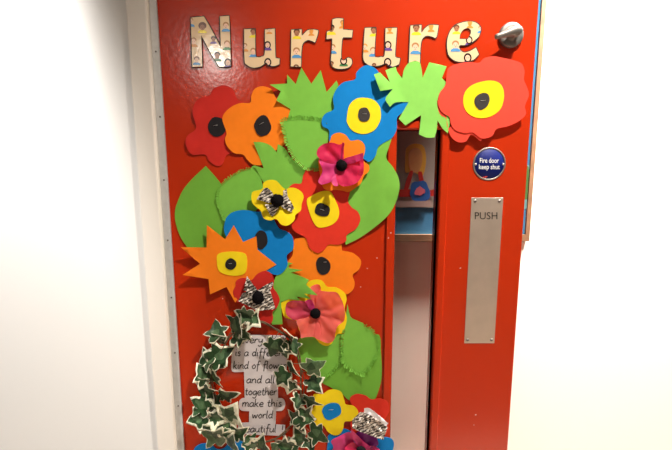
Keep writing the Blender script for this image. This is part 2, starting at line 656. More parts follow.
bm = bmesh.new()
dd = lambda k: (lambda u, v: -(BACK - 0.0115 - k))
add_sheet(bm, [(388, 110), (438, 110), (438, 207.5), (388, 207.5)], dd(0), 0.0008, 12)
add_sheet(bm, smooth(T(375, 115, '205,385 203,300 208,230 240,200 280,193 320,205 340,250 342,330 325,400 310,410 250,380'), 5), dd(.0006), 0.0004, 6, mi=1)
add_sheet(bm, smooth(T(375, 115, '225,300 230,245 262,222 300,230 318,270 312,340 285,385 250,380 230,350'), 5), dd(.0011), 0.0004, 6, mi=2)
add_sheet(bm, smooth(T(375, 115, '235,375* 255,380 240,450 215,520* 190,520* 210,440'), 5), dd(.0016), 0.0004, 6, mi=3)
add_sheet(bm, smooth(T(375, 115, '290,385 315,380* 330,450 345,520* 318,520* 300,450'), 5), dd(.0017), 0.0004, 6, mi=3)
add_sheet(bm, smooth(T(375, 180, '160,65* 240,62* 242,112* 160,115*'), 3), dd(.0018), 0.0004, 6, mi=3)
add_sheet(bm, smooth(T(375, 180, '360,70* 400,62* 402,112* 360,105*'), 3), dd(.0018), 0.0004, 6, mi=3)
add_sheet(bm, ell(420.4, 191.6, 10.4, 10.6, 24, .3, 3), dd(.0022), 0.0004, 6, mi=4)
add_sheet(bm, ell(419.8, 191.4, 4.8, 4.2, 16, .5, 5), dd(.0028), 0.0004, 6, mi=5)
tag(finish('child_painting', bm, [M['artpaper'], M['p_yellow'], M['p_skin'], M['p_red'], M['p_blue'], M['p_pink']], None, W(413, 160, -BACK)),
    "child's painting of a yellow-haired figure in red seen through the door glass", 'painting')
bm = bmesh.new()
add_sheet(bm, Q('514,165 529.5,165 529.5,209 514,209') and [(514, 165), (529.5, 165), (529.5, 209), (514, 209)], dd(0), 0.0008, 12, mi=0)
add_sheet(bm, smooth(Q('516,168 528.5,167 528.6,196 523,199 516,196'), 4), dd(.0006), 0.0004, 6, mi=1)
tag(finish('paper_picture', bm, [M['p_teal'], M['p_green']], None, W(522, 187, -BACK)),
    'green and teal picture on the board just past the right edge of the door', 'picture')
# caption strip under the painting
tag(back_sheet('caption_strip', [(386, 201), (431, 201), (431, 207), (386, 207)], M['p_strip'], 0.0142, None, origin=W(408, 204, -BACK + 0.0142)),
    'pale pink paper strip along the foot of the painting behind the glass', 'paper strip')


# ------------------------------------------------------------------ lettering helpers
def text_tris(body, offset=0.0):
    cu = bpy.data.curves.new('lettering', 'FONT')
    cu.body = body
    cu.offset = offset
    cu.resolution_u = 6
    o = bpy.data.objects.new('lettering', cu)
    COL.objects.link(o)
    bpy.context.view_layer.update()
    dg = bpy.context.evaluated_depsgraph_get()
    me = bpy.data.meshes.new_from_object(o.evaluated_get(dg))
    vs = [(v.co.x, v.co.y) for v in me.vertices]
    fs = [tuple(p.vertices) for p in me.polygons]
    bpy.data.objects.remove(o)
    bpy.data.curves.remove(cu)
    bpy.data.meshes.remove(me)
    return vs, fs


def add_text(bm, body, box, h, mi=0, offset=0.0):
    vs, fs = text_tris(body, offset)
    xs = [p[0] for p in vs]; ys = [p[1] for p in vs]
    x0, x1, y0, y1 = min(xs), max(xs), min(ys), max(ys)
    bv = []
    for (x, y) in vs:
        u = box[0] + (x - x0) / (x1 - x0) * (box[2] - box[0])
        v = box[3] - (y - y0) / (y1 - y0) * (box[3] - box[1])
        bv.append(bm.verts.new(W(u, v, h)))
    for f in fs:
        try:
            fc = bm.faces.new([bv[i] for i in f])
        except ValueError:
            continue
        fc.material_index = mi
        fc.normal_update()
        if fc.normal.y > 0: fc.normal_flip()


# push plate
a, b = W(471, 197.6), W(493.6, 343)
pxl, pxr = 0.5 * (W(471.2, 198).x + W(464.2, 342).x), 0.5 * (W(503.2, 198).x + W(494, 342).x)
ph = 0.0018
plate = thing('push_plate', Vector((0.5 * (pxl + pxr), 0, b.z)), 'tall brushed steel push plate marked PUSH on the red door', 'push plate')
bm = bevel_box((pxl, -ph, b.z), (pxr, -0.0001, a.z), 0.0007)
finish('plate', bm, M['steel'], plate)
for (x, z) in ((pxl + .009, a.z - .008), (pxr - .009, a.z - .008), (pxl + .008, b.z + .009), (pxr - .008, b.z + .009)):
    bm = bmesh.new()
    add_lathe(bm, Vector((x, 0, z)), [(0, ph + .0022), (.0022, ph + .0020), (.0036, ph + .0006), (.0038, ph - .0002)], 14)
    s = finish('screw', bm, M['platescrew'], plate)
    bm = bmesh.new()
    add_box(bm, (x - .0026, -ph - .0025, z - .0006), (x + .0026, -ph - .0018, z + .0006))
    add_box(bm, (x - .0006, -ph - .0025, z - .0026), (x + .0006, -ph - .0018, z + .0026))
    finish('screw_slot', bm, M['screw'], s)
bm = bmesh.new()
add_text(bm, 'PUSH', (474.8, 212.2, 497.4, 219.3), ph + 0.0003)
finish('lettering', bm, M['ink'], plate)

# round fire door sign
sc_ = W(489.1, 163.9)
sign = thing('door_sign', Vector((sc_.x, 0, sc_.z)), 'round blue sign reading Fire door keep shut above the push plate', 'sign')
bm = bmesh.new()
add_lathe(bm, sc_, [(0.0385, 0.0001), (0.0385, 0.0016), (0.0375, 0.0022), (0.0352, 0.0022), (0.0350, 0.0015), (0, 0.0015)], 56)
finish('rim', bm, M['platescrew'], sign)
bm = bmesh.new()
add_lathe(bm, sc_, [(0.0349, 0.0015), (0.0346, 0.0019), (0, 0.0019)], 56)
finish('sign_face', bm, M['signblue'], sign)
bm = bmesh.new()
add_text(bm, 'Fire door', (479.8, 158.0, 499.0, 162.9), 0.0023, 0, 0.012)
add_text(bm, 'keep shut', (479.0, 164.4, 499.8, 170.7), 0.0023, 0, 0.012)
finish('lettering', bm, M['signwhite'], sign)
bm = bmesh.new()
for (u, v, r) in ((483.6, 177.3, .8), (485.6, 176.9, .9), (487, 176.5, .5)):
    add_sheet(bm, ell(u, v, r, r * .8, 10, .5, u), lambda a, b: 0.0022, 0.0002, 9)
finish('red_smear', bm, M['signred'], sign)
for u in (475.4, 503.0):
    p = W(u, 164.2)
    bm = bmesh.new()
    add_lathe(bm, p, [(0, .0034), (.0018, .0032), (.0027, .0019)], 12)
    finish('screw', bm, M['nickel'], sign)

# ------------------------------------------------------------------ cut-out letters
def kid(cx, cy, s, hair, skin, shirt, kind='short'):
    """regions of one printed child: (loop, material)"""
    o = []
    o.append(([(cx - 3.6 * s, cy + 5.0 * s), (cx - 3.2 * s, cy + 3.6 * s), (cx - 1.6 * s, cy + 2.6 * s), (cx + 1.6 * s, cy + 2.6 * s), (cx + 3.2 * s, cy + 3.6 * s), (cx + 3.6 * s, cy + 5.0 * s)], shirt))
    if kind == 'long':
        o.append((ell(cx, cy + .4 * s, 3.0 * s, 3.6 * s, 18), hair))
    elif kind == 'afro':
        o.append((ell(cx, cy - .9 * s, 3.2 * s, 2.9 * s, 18), hair))
    else:
        o.append((ell(cx, cy - .9 * s, 2.5 * s, 2.2 * s, 18), hair))
    o.append((ell(cx, cy + .5 * s, 1.9 * s, 2.3 * s, 18), skin))
    o.append((ell(cx - .7 * s, cy + .3 * s, .22 * s, .3 * s, 6), 'k_black'))
    o.append((ell(cx + .7 * s, cy + .3 * s, .22 * s, .3 * s, 6), 'k_black'))
    o.append((ell(cx, cy + 1.6 * s, .6 * s, .22 * s, 8), 'k_brown'))
    return o


LM = ['letter', 'ink'] + [k for k in M if k.startswith('k_')]


def letter(outline, holes, kids, label, h=0.0028):
    loop = smooth(outline, 5)
    hl = [smooth(x, 5) for x in holes]
    # printed black border: the outline grown a little
    def grow(L, d):
        o = []
        n = len(L)
        ar = sum(L[i][0] * L[(i + 1) % n][1] - L[(i + 1) % n][0] * L[i][1] for i in range(n))
        sg = 1 if ar > 0 else -1
        for i in range(n):
            a, b = L[i - 1], L[(i + 1) % n]
            tx, ty = b[0] - a[0], b[1] - a[1]
            l = math.hypot(tx, ty) or 1
            o.append((L[i][0] + sg * ty / l * d, L[i][1] - sg * tx / l * d))
        return o
    bm = bmesh.new()
    add_sheet(bm, grow(loop, 0.85), lambda u, v: h, 0.0012, 5, [grow(x, -0.45) for x in hl], mi=1)
    add_sheet(bm, loop, lambda u, v: h + 0.0004, 0.0003, 5, hl, mi=0)
    k = 0
    for args in kids:
        for (rl, mname) in kid(args[0], args[1], args[2] * 1.2, *args[3:]):
            k += 1
            hh = h + 0.0004 + 0.00006 * (k % 8 + 1)
            vs, ts = cdt([rl, loop] + hl)
            mi = LM.index(mname)
            cache = {}
            for t in ts:
                c = (sum(vs[i][0] for i in t) / 3, sum(vs[i][1] for i in t) / 3)
                if inside(c, rl) and inside(c, loop) and not any(inside(c, x) for x in hl):
                    fv = []
                    for i in t:
                        if i not in cache: cache[i] = bm.verts.new(W(*vs[i], hh))
                        fv.append(cache[i])
                    f = bm.faces.new(fv)
                    f.normal_update()
                    if f.normal.y > 0: f.normal_flip()
                    f.material_index = mi
    cx, cy = centroid(loop)
    o = finish('cutout_letter', bm, [M[x] for x in LM], None, W(cx, cy, 0))
    return tag(o, label, 'letter', 'letters spelling Nurture across the top of the door')


# (photo px) kids from crop coords
def kd(ox, oy, x, y, s, *a, k=6.72):
    return (ox + x / k, oy + y / k, s) + a


letter(T(180, 0, '72,118* 160,110* 215,205 274,318* 268,110* 330,106* 336,250 342,445* 300,450 262,447* 200,345 142,235* 146,340 150,447* 82,450* 78,300'), [],
       [kd(180, 0, 150, 180, 1.05, 'k_brown', 'k_tan', 'k_yellow', 'afro'), kd(180, 0, 308, 172, 1.0, 'k_ginger', 'k_pale', 'k_blue'),
        kd(180, 0, 316, 296, 1.0, 'k_ginger', 'k_pale', 'k_green'), kd(180, 0, 90, 275, 1.0, 'k_ginger', 'k_pale', 'k_orange'),
        kd(180, 0, 70, 140, 1.0, 'k_ginger', 'k_pale', 'k_blue'), kd(180, 0, 322, 418, 1.05, 'k_black', 'k_pale', 'k_purple', 'long'),
        kd(180, 0, 250, 372, 1.0, 'k_black', 'k_tan', 'k_green'), kd(180, 0, 112, 400, 0.9, 'k_brown', 'k_pale', 'k_blue'), kd(180, 0, 225, 262, 0.8, 'k_black', 'k_tan', 'k_purple')],
       'capital letter N printed with small faces, first of the Nurture letters')
letter(T(140, 0, '350,98* 387,97* 388,180 396,192 408,190 419,178 420,99* 453,96* 455,186 460,195 469,197* 468,216* 450,222 432,220 424,211 405,223 380,227 360,218 351,200', 3.36), [],
       [kd(180, 0, 492, 215, .95, 'k_brown', 'k_tan', 'k_yellow'), kd(180, 0, 588, 300, .95, 'k_black', 'k_pale', 'k_purple', 'long'),
        kd(180, 0, 492, 345, .95, 'k_ginger', 'k_pale', 'k_blue'), kd(180, 0, 590, 415, 1.0, 'k_black', 'k_pale', 'k_purple', 'long'),
        kd(180, 0, 600, 200, .7, 'k_orange', 'k_pale', 'k_orange'), kd(180, 0, 434, 310, .9, 'k_ginger', 'k_pale', 'k_orange')],
       'letter u printed with small faces, directly right of the capital N')
letter(T(270, 0, '143,200* 213,198* 215,238 250,205 290,198 325,205* 318,240 302,286* 280,275 252,270 222,292 212,340 208,448* 140,446* 142,320'), [],
       [kd(270, 0, 180, 220, 1.05, 'k_brown', 'k_tan', 'k_yellow'), kd(270, 0, 178, 345, 1.1, 'k_ginger', 'k_pale', 'k_blue'),
        kd(270, 0, 278, 212, .7, 'k_orange', 'k_orange', 'k_orange'), kd(270, 0, 176, 455, .9, 'k_brown', 'k_pale', 'k_blue')],
       'letter r printed with small faces, between the first u and the t')
letter(T(270, 0, '420,130* 450,123 492,125* 491,198* 556,204* 550,252* 492,250* 484,275 478,370 484,402 500,405 525,388 548,400 546,435 515,458 460,462 425,450 410,415 418,300 418,258* 380,262* 383,212* 418,200*'), [],
       [kd(270, 0, 412, 190, 1.1, 'k_black', 'k_tan', 'k_yellow'), kd(270, 0, 420, 320, 1.0, 'k_ginger', 'k_pale', 'k_blue'),
        kd(270, 0, 495, 405, 1.0, 'k_black', 'k_pale', 'k_green', 'long'), kd(270, 0, 490, 155, .9, 'k_ginger', 'k_orange', 'k_orange'),
        kd(270, 0, 412, 430, .8, 'k_brown', 'k_tan', 'k_yellow')],
       'letter t printed with small faces, the middle letter of Nurture')
letter(T(360, 0, '33,188* 108,185* 100,300 98,372 112,385 140,382 166,365 172,190* 248,187* 240,300 236,368 243,386 270,392* 262,432* 225,447 195,445 178,425 130,440 75,442 35,420 22,380 26,280'), [],
       [kd(360, 0, 92, 205, 1.0, 'k_brown', 'k_tan', 'k_yellow'), kd(360, 0, 188, 300, 1.0, 'k_black', 'k_pale', 'k_purple', 'long'),
        kd(360, 0, 88, 340, 1.0, 'k_ginger', 'k_pale', 'k_blue'), kd(360, 0, 186, 415, 1.05, 'k_black', 'k_pale', 'k_purple', 'long'),
        kd(360, 0, 200, 195, .8, 'k_orange', 'k_orange', 'k_orange'), kd(360, 0, 32, 315, .9, 'k_orange', 'k_pale', 'k_orange'), kd(360, 0, 95, 440, .7, 'k_brown', 'k_tan', 'k_brown')],
       'letter u printed with small faces, above the upper blue flower')
letter(T(360, 0, '340,172* 413,168* 413,218 435,192 470,168 528,170* 516,240 505,255* 480,245 445,240 416,268 406,330 402,440* 328,440* 334,300'), [],
       [kd(360, 0, 378, 190, 1.15, 'k_brown', 'k_tan', 'k_yellow'), kd(360, 0, 372, 315, 1.2, 'k_ginger', 'k_pale', 'k_blue'),
        kd(360, 0, 478, 182, .8, 'k_orange', 'k_orange', 'k_orange'), kd(360, 0, 370, 430, .9, 'k_brown', 'k_tan', 'k_yellow')],
       'letter r printed with small faces, between the second u and the e')
letter(T(432, 0, '235,145 290,150 325,182 322,225 300,260 240,300 185,305 190,335 215,352 255,343 295,320* 315,365* 280,400 220,415 160,410 115,375 102,320 105,260 125,205 165,165'),
       [T(432, 0, '185,262* 190,230 210,200 240,188 262,205 255,238 240,262*')],
       [kd(432, 0, 165, 190, 1.0, 'k_brown', 'k_tan', 'k_yellow'), kd(432, 0, 158, 300, 1.15, 'k_ginger', 'k_pale', 'k_blue'),
        kd(432, 0, 250, 266, .95, 'k_black', 'k_pale', 'k_purple', 'long'), kd(432, 0, 240, 385, 1.1, 'k_black', 'k_pale', 'k_purple', 'long'),
        kd(432, 0, 255, 158, .8, 'k_orange', 'k_orange', 'k_orange'), kd(432, 0, 328, 190, .8, 'k_ginger', 'k_pale', 'k_blue')],
       'letter e printed with small faces, last of the Nurture letters')

FL = 'paper flowers stuck on the door'
LF = 'green paper leaves stuck on the door'


def flower(label, outline, h, m, rings=(), discs=(), staple=None, lifts=(), back=None, thick=0.0008):
    """petal sheet + coloured rings + centre discs (+ a staple)"""
    loop = smooth(outline, 6)
    cx, cy = centroid(loop)
    t = thing('paper_flower', W(cx, cy, 0), label, 'flower', FL)
    if back is not None:
        sheet('backing_petals', back, h - 0.0022, m, t, thick=0.0007, base=h)
    sheet('petals', loop, h, m, t, lifts, thick)
    z = h
    for (lp, mm) in rings:
        z += 0.0011
        sheet('centre_ring', lp, z, mm, t, lifts, 0.0008, base=z)
    for (lp, mm) in discs:
        z += 0.0012
        sheet('centre_disc', lp, z, mm, t, lifts, 0.0009, base=z)
    if staple:
        su, sv, ang, ln = staple
        p = W(su, sv, z)
        add = flat_h(0, lifts, 0)(su, sv)
        d = Vector((math.cos(ang), 0, math.sin(ang))) * ln * 0.0024 * 0.5
        bm = bmesh.new()
        y = -z - 0.0008 - add
        a, b = p - d, p + d
        a.y = b.y = y
        add_tube(bm, [a + Vector((0, .0008, 0)), a, b, b + Vector((0, .0008, 0))], 0.00035, 6)
        finish('staple', bm, M['stapler'], t)
    return t


def leaf(label, outline, h, m, lifts=(), thick=0.0008, n=6, wav=0.0003):
    loop = smooth(outline, n)
    o = sheet('paper_leaf', loop, h, m, None, lifts, thick, origin=W(*centroid(loop), 0), wav=wav)
    return tag(o, label, 'leaf', LF)


def fringed_leaf(label, outline, h, m, spans, lifts=(), depth=3.6, curl=0.0035):
    """leaf whose edge is snipped into a fringe along `spans` (start,end fractions of the outline)"""
    loop = smooth(outline, 8)
    n = len(loop)
    # even resampling
    L = [0]
    for i in range(n):
        a, b = loop[i], loop[(i + 1) % n]
        L.append(L[-1] + math.hypot(b[0] - a[0], b[1] - a[1]))
    def at(s):
        s = (s % 1.0) * L[-1]
        for i in range(n):
            if L[i + 1] >= s:
                f = (s - L[i]) / max(1e-9, L[i + 1] - L[i])
                a, b = loop[i], loop[(i + 1) % n]
                return (a[0] + (b[0] - a[0]) * f, a[1] + (b[1] - a[1]) * f)
        return loop[-1]
    ar = sum(loop[i][0] * loop[(i + 1) % n][1] - loop[(i + 1) % n][0] * loop[i][1] for i in range(n))
    sg = 1 if ar > 0 else -1
    def nrm(s):
        a, b = at(s - .006), at(s + .006)
        l = math.hypot(b[0] - a[0], b[1] - a[1]) or 1
        return (sg * (b[1] - a[1]) / l, -sg * (b[0] - a[0]) / l)
    def fr(s):
        for a, b in spans:
            if a <= s <= b: return True
        return False
    K = 90
    inner = []
    for i in range(K):
        s = i / K
        p, nn = at(s), nrm(s)
        d = depth * 0.8 if fr(s) else 0.0
        inner.append((p[0] - nn[0] * d, p[1] - nn[1] * d))
    cx, cy = centroid(loop)
    t = thing('fringed_paper_leaf', W(cx, cy, 0), label, 'leaf', LF)
    sheet('leaf_sheet', inner, h, m, t, lifts, wav=0.0003)
    hf = flat_h(h, lifts, 0.0003, seed=inner[0][0])
    bm = bmesh.new()
    rnd = random.Random(int(cx * 10))
    for a, b in spans:
        k = int((b - a) * L[-1] / 1.6)
        for i in range(k):
            s0, s1 = a + (b - a) * (i + 0.13) / k, a + (b - a) * (i + 0.87) / k
            ex = rnd.uniform(-0.9, 0.6)
            lift = curl * 1.9 * rnd.uniform(0.1, 1.0)
            sh = rnd.uniform(-.35, .35)
            rows = []
            for q in (0.0, 0.4, 0.75, 1.0):
                row = []
                for s in (s0, s1):
                    p, nn = at(s), nrm(s)
                    off = -depth + q * (depth + ex)
                    nar = 1 - 0.25 * q
                    mid = at(0.5 * (s0 + s1))
                    u = mid[0] + (p[0] - mid[0]) * nar + nn[0] * off - nn[1] * sh * q
                    v = mid[1] + (p[1] - mid[1]) * nar + nn[1] * off + nn[0] * sh * q
                    hh = hf(u, v) + 0.0004 + lift * q * q
                    pt = W(u, v, h)
                    pt.y = -hh
                    row.append(pt)
                rows.append(row)
            va = [[bm.verts.new(x) for x in r] for r in rows]
            vb = [[bm.verts.new(x + Vector((0, .0005, 0))) for x in r] for r in rows]
            for r in range(3):
                bm.faces.new([va[r][0], va[r][1], va[r + 1][1], va[r + 1][0]])
                bm.faces.new([vb[r][1], vb[r][0], vb[r + 1][0], vb[r + 1][1]])
                for e in (0, 1):
                    bm.faces.new([va[r][e], va[r + 1][e], vb[r + 1][e], vb[r][e]])
            bm.faces.new([va[3][0], va[3][1], vb[3][1], vb[3][0]])
    bmesh.ops.recalc_face_normals(bm, faces=bm.faces[:])
    finish('fringe', bm, m, t)
    return t


# ------------------------------------------------------------------ leaves lying on the door
leaf('large pointed green leaf at the far left beside the orange star flower', Q('205.7,166* 213,174 221,184 230,200 234,222 228,245 215,262* 204,261 193,254 187,247 180,236 175.5,222 175,211 177.5,202 183,190 192,179'), 0.0022, M['midgreen'])
leaf('large curved green leaf whose edge overlaps the door glass', Q('391.8,138.6* 389,147 386.3,158 393.3,167.6 398.5,178 399.4,189 395.2,203.8 387.8,215.7 374.4,227.6 359.5,238 346,244.7* 340,225 345,200 352,185 362,168 372,156 379,146'), 0.0045, M['green'],
     lifts=[(360, 384, 0.0062), (399, 190, 18, 0.003)])
leaf('broad plain green leaf under the two fringed leaves near the bottom', Q('379,335 381,352 381.8,370 380.8,383 376,398* 365,404 349,400 342,394 330,387 321,380 325,360 345,345 365,338'), 0.0020, M['midgreen'])
leaf('spiky crown-shaped green leaf right under the letters r and t', T(260, 60, '65,165* 182,158* 182,97* 240,162* 278,50* 345,160* 408,68* 447,215* 515,138* 528,190 510,320 460,430 420,520 230,520 195,460 190,390 205,330* 110,272* 140,210*'), 0.0055, M['green'],
     lifts=[(270, 85, 16, 0.009), (276, 100, 12, 0.007), (301, 68, 12, 0.002)])
leaf('green leaf with ragged top points behind the small yellow flower', T(240, 120, '90,148* 150,150 205,172 247,218* 255,162* 300,190 345,255 445,345* 430,430 380,480 250,470 170,430 130,370 95,305* 160,325*'), 0.0050, M['green'],
     lifts=[(254, 143, 14, 0.004), (255, 165, 10, 0.003)])
leaf('bright green lobed leaf hanging over the top of the door glass', T(340, 60, '228,97* 268,83* 335,150* 305,68* 375,45* 385,80 418,124* 432,60 470,15 530,12 548,60 555,120* 600,15* 717,42* 685,121* 717,153* 742,250 740,400 725,492* 690,460 655,405* 650,470 635,520* 585,522 530,500* 538,440 545,370* 440,440* 395,395* 462,282* 375,285 335,315* 305,270* 312,245 355,195* 270,208*'),
     0.0125, M['limegreen'], lifts=[(376, 84, 26, 0.013), (387, 105, 20, 0.008), (402, 122, 16, 0.003), (427, 137, 14, 0.003)])
leaf('dark-tipped spiky green leaf left of the coral tissue flower', T(225, 240, '345,240 400,195 420,150* 455,157* 428,170* 430,190* 525,202* 440,220* 500,240 565,268* 545,300* 622,372* 530,360* 578,397* 480,380* 505,407* 430,398* 376,417* 380,489 387,566* 316,569* 300,480 310,350'),
     0.0085, M['green'], lifts=[(317, 295, 26, 0.021), (303, 270, 12, 0.003)])

# ------------------------------------------------------------------ fringed leaves
fringed_leaf('round fringed green leaf between the upper orange and blue flowers', Q('280.5,120 288,117 297,115.8 308,116.3 320,118 327,124 329.5,132 327.5,143 322.5,155 321,170 311,170.8 303,168.5 295,161.5 289,152.5 284.6,142 282,131'),
             0.0078, M['green'], [(0.0, 0.30), (0.55, 1.0)], depth=4.2)
fringed_leaf('fringed green leaf left of the small yellow newsprint flower', Q('255.6,165.4* 260.8,177.6 263,192 258,208 245,222 232,226 224.3,220.5 220,212 216.4,203.4 217.6,190 220.6,184 229.5,176 241.4,169.4'),
             0.0042, M['green'], [(0.45, 0.97)], depth=3.0, curl=0.0022)
fringed_leaf('fringed green leaf below left of the coral tissue flower', Q('300,338 315,333 330,332 340.8,334 342.3,347 341.5,360 336,369 328.7,375.7 320,378.5 308,373 300,362 297,350'),
             0.0045, M['green'], [(0.30, 0.66)], depth=3.4)
fringed_leaf('fringed green leaf below right of the coral tissue flower', Q('347.4,303.8* 350.6,316.7 358,321 371.4,327 377.4,335.3 379.8,345 379,354 374.4,362 368,371 361,376 350,370 341.7,362.8 340.3,349 341,336 344,325 346,315'),
             0.0060, M['green'], [(0.16, 0.86)], depth=4.0, curl=0.004)

# ------------------------------------------------------------------ flat flowers
flower('dark red flower with a black centre at the upper left, under the letter N',
       Q('192.6,114 194,105 199,98.5 209.5,95.3 212.5,89.5 219,86 226,85.6 232.5,89 236,97 238,100 246,104 250,112 247,122 240,128 243,140 238,151 227.3,154.6 222,164.5 216,165.7 208.7,160.5 205,154.6 192.3,154.6 186.4,147 185.6,140.4 188,135 196,128'),
       0.0022, M['darkred'], discs=[(ell(217, 127, 8.8, 9.7, 24, .12, 1), M['black'])], staple=(215.5, 125.3, .15, 4), lifts=[(193, 116, 14, 0.003), (188, 147, 16, 0.003)])
flower('orange flower with a black centre under the first letter u',
       Q('222.4,120 224.6,113 232,106.4 241,103 250,102.7 251.4,95.3 255,88.6 262.6,86.3 271.5,89.3 276,98 284,101 293,108 294,122 287,132 286,142 280,148 274,151 270,153 267,160 262,165 253,164.5 247.4,159.8 243,154.6 234,153 227.3,146.4 225,139 226.5,132.5'),
       0.0040, M['orange'], discs=[(ell(262.6, 126, 8.5, 10.3, 26, .14, 2), M['black'])], staple=(261.5, 123.5, .5, 5), lifts=[(226, 145, 18, 0.0025)])
flower('blue flower with a yellow ring and dark centre below the letter u',
       Q('354.9,79.3 356.4,72.6 362.3,66.7 369,65.2 377,69.7 381,77 390,84 402,92 408.5,100 406,109 397.5,117 397,124 396.5,130 391.8,138 379,146 375.5,155.7 369.5,161.7 364,159 355,152 345,149 335,148 329.3,141 329,130.4 322.6,126 322,119.5 325.5,113.6 333.7,109 333,98.7 336,89.8 343.3,82.3'),
       0.0115, M['blue'], rings=[(smooth(Q('347,116.5 349,106 355,99.4 362.3,97.6 372.7,99.4 379.4,106 381,115 379.9,121.5 374,130.4 363.6,134 353,131 347.2,123'), 4), M['yellow'])],
       discs=[(ell(364.1, 114.6, 6.1, 7.2, 22, .12, 3), M['grey'])], staple=(364.5, 113.8, .05, 4))
redback = smooth(Q('449,128 446,112 440,105 437.5,100 438,108 441,115 446.5,119 450,134 457,141.5 466,141.5 472,134.5 482,140.5 480,120 465,110'), 6)
flower('large bright red flower with a yellow ring below the door handle',
       Q('446.9,72.9 449,67.6 456.5,64 469,62 479,62.7 484,58.3 493,56.2 502,57.7 515.3,60.7 522,64 524.6,71.4 524,79.6 527,87 529,95 525,106 526,114 519,121 508.6,126 496.7,129 492,136 482,138.5 473,132.5 465.4,133 456,130.5 451,124 449.4,117 442,112 438.2,104 439.4,93.7 445.4,84.8'),
       0.0150, M['brightred'], rings=[(smooth(T(432, 55, '210,300 225,245 265,205 330,180 400,172 455,190 482,240 480,310 455,370 400,410 330,425 260,405 220,360'), 4), M['yellow'])],
       discs=[(smooth(T(432, 55, '285,310 300,275 340,255 375,262 388,300 370,345 330,368 300,350'), 4), M['grey'])], staple=(483, 100.5, .05, 5), back=redback)
flower('red flower with a yellow ring and black centre under the pink tissue flower',
       Q('288,193 289,187.4 294,183.7 301.4,183 304,173 312,167 324,167 336,170 346,178 350,190 348,201 352,207.5 358,212 360.3,220 355.8,229 346.9,235 346,241 339,244.7 329,244.5 324,250 317.5,253 309.3,247.5 305.6,238 295.5,232 291.5,226 294,218 289,206'),
       0.0068, M['red'], rings=[(smooth(T(300, 180, '45,140 80,105 150,75 205,80 235,130 262,200 255,260 215,300 150,320 110,310 75,250'), 4), M['yellow'])],
       discs=[(smooth(T(300, 180, '100,200 115,165 145,155 195,180 200,210 185,240 140,242 105,225'), 4), M['black'])], staple=(322, 209.5, -.3, 4))
flower('blue flower with a black centre behind the orange star flower',
       Q('225,222 226.5,217.5 232.5,212.3 243,210 255,211.5 264,212 272,217 279,228 286.5,231.3 291.8,235.8 293.7,242.5 292.5,250 286.8,255.6 287.5,265 282.3,272.7 276.3,275 268,272 255,264 240,256 228,240 224,230'),
       0.0100, M['blue'], discs=[(ell(261, 239.5, 6.7, 9.4, 24, .1, 4), M['black'])])
flower('orange star-shaped flower with a yellow ring and small black centre',
       Q('180.7,247.2* 206.5,247.6* 206.9,225.2* 225,239.3* 233.7,225.5* 243,242* 256.3,236.4* 257.5,249.8* 276.3,264.6* 262,273* 266,291* 247,287* 235.2,302.5* 226.5,287* 210,294.4* 208.5,279* 182.6,275* 200,263.8*'),
       0.0118, M['orange'], rings=[(smooth(T(170, 220, '315,270 318,235 350,218 420,212 490,220 515,245 518,310 500,360 440,375 370,365 325,335'), 4), M['yellow'])],
       discs=[(ell(230.7, 264.2, 5.5, 5.7, 22, .1, 5), M['black'])], staple=(230.3, 263.5, .1, 3),
       lifts=[(181, 247, 22, 0.007), (183, 275, 22, 0.006), (207, 225, 14, 0.004), (235, 302, 14, 0.003), (233.7, 225.5, 10, 0.003)])
flower('orange flower with a black centre just above the coral tissue flower',
       Q('293.7,241 299,238.3 306,238 320,240 335,241 341.5,244* 342,250.6* 352.5,252.9 360,258.8 361,264 358.5,270 352.8,275 354.7,282.6 353.2,289.3 347.3,294.2 340,293 330,289 318,292 305,285 295,276 288,270 287,263 292.5,255'),
       0.0048, M['orange'], discs=[(smooth(T(290, 235, '175,190 190,155 220,148 260,175 273,215 255,255 215,268 185,240'), 4), M['black'])], staple=(325, 262, .1, 3))
flower('yellow flower with a blue centre low beside the ivy wreath',
       T(300, 383, '95,75 150,75 190,50 240,45 280,65 298,115 310,145 360,155 390,190 385,225 345,255 300,262 290,310 265,345 225,350 185,325 155,285 100,285 60,255 60,215 90,165 105,140 90,110'),
       0.0075, M['yellow'], discs=[(smooth(T(300, 383, '148,185 165,155 210,135 255,140 275,170 272,210 235,235 200,250 170,240 155,210'), 4), M['blue'])], staple=(331, 409.6, .03, 5))
flower('blue flower tucked under the bottom left of the ivy wreath',
       Q('193,452 196,446.5 203,443.5 211,444.5 217,449 224,448 229,443 238,439 247,439 252,445 250,455 243,460 246,470 240,480 228,482 220,476 210,482 200,478 198,468 192,460'),
       0.0025, M['blue'], discs=[(ell(221, 463, 7, 7, 20, .1, 8), M['black'])])


# ------------------------------------------------------------------ tissue poppies and newsprint flowers
def add_petal(bm, outline, hf, step=1.8):
    add_sheet(bm, smooth(outline, 5), hf, 0.00025, step)


def cup(c, h0, hr, Rpx, seed, fold=0.003, nf=7, p=1.3):
    def hf(u, v):
        d = math.hypot(u - c[0], v - c[1]) / Rpx
        a = math.atan2(v - c[1], u - c[0])
        z = h0 + hr * min(d, 1.6) ** p
        z += fold * d * math.sin(nf * a + seed * 2.1 + 1.4 * noise.noise(Vector((u * .09, v * .09, seed))))
        z += 0.0022 * noise.noise(Vector((u * .16 + seed, v * .16, seed * 3.3)))
        return z
    return hf


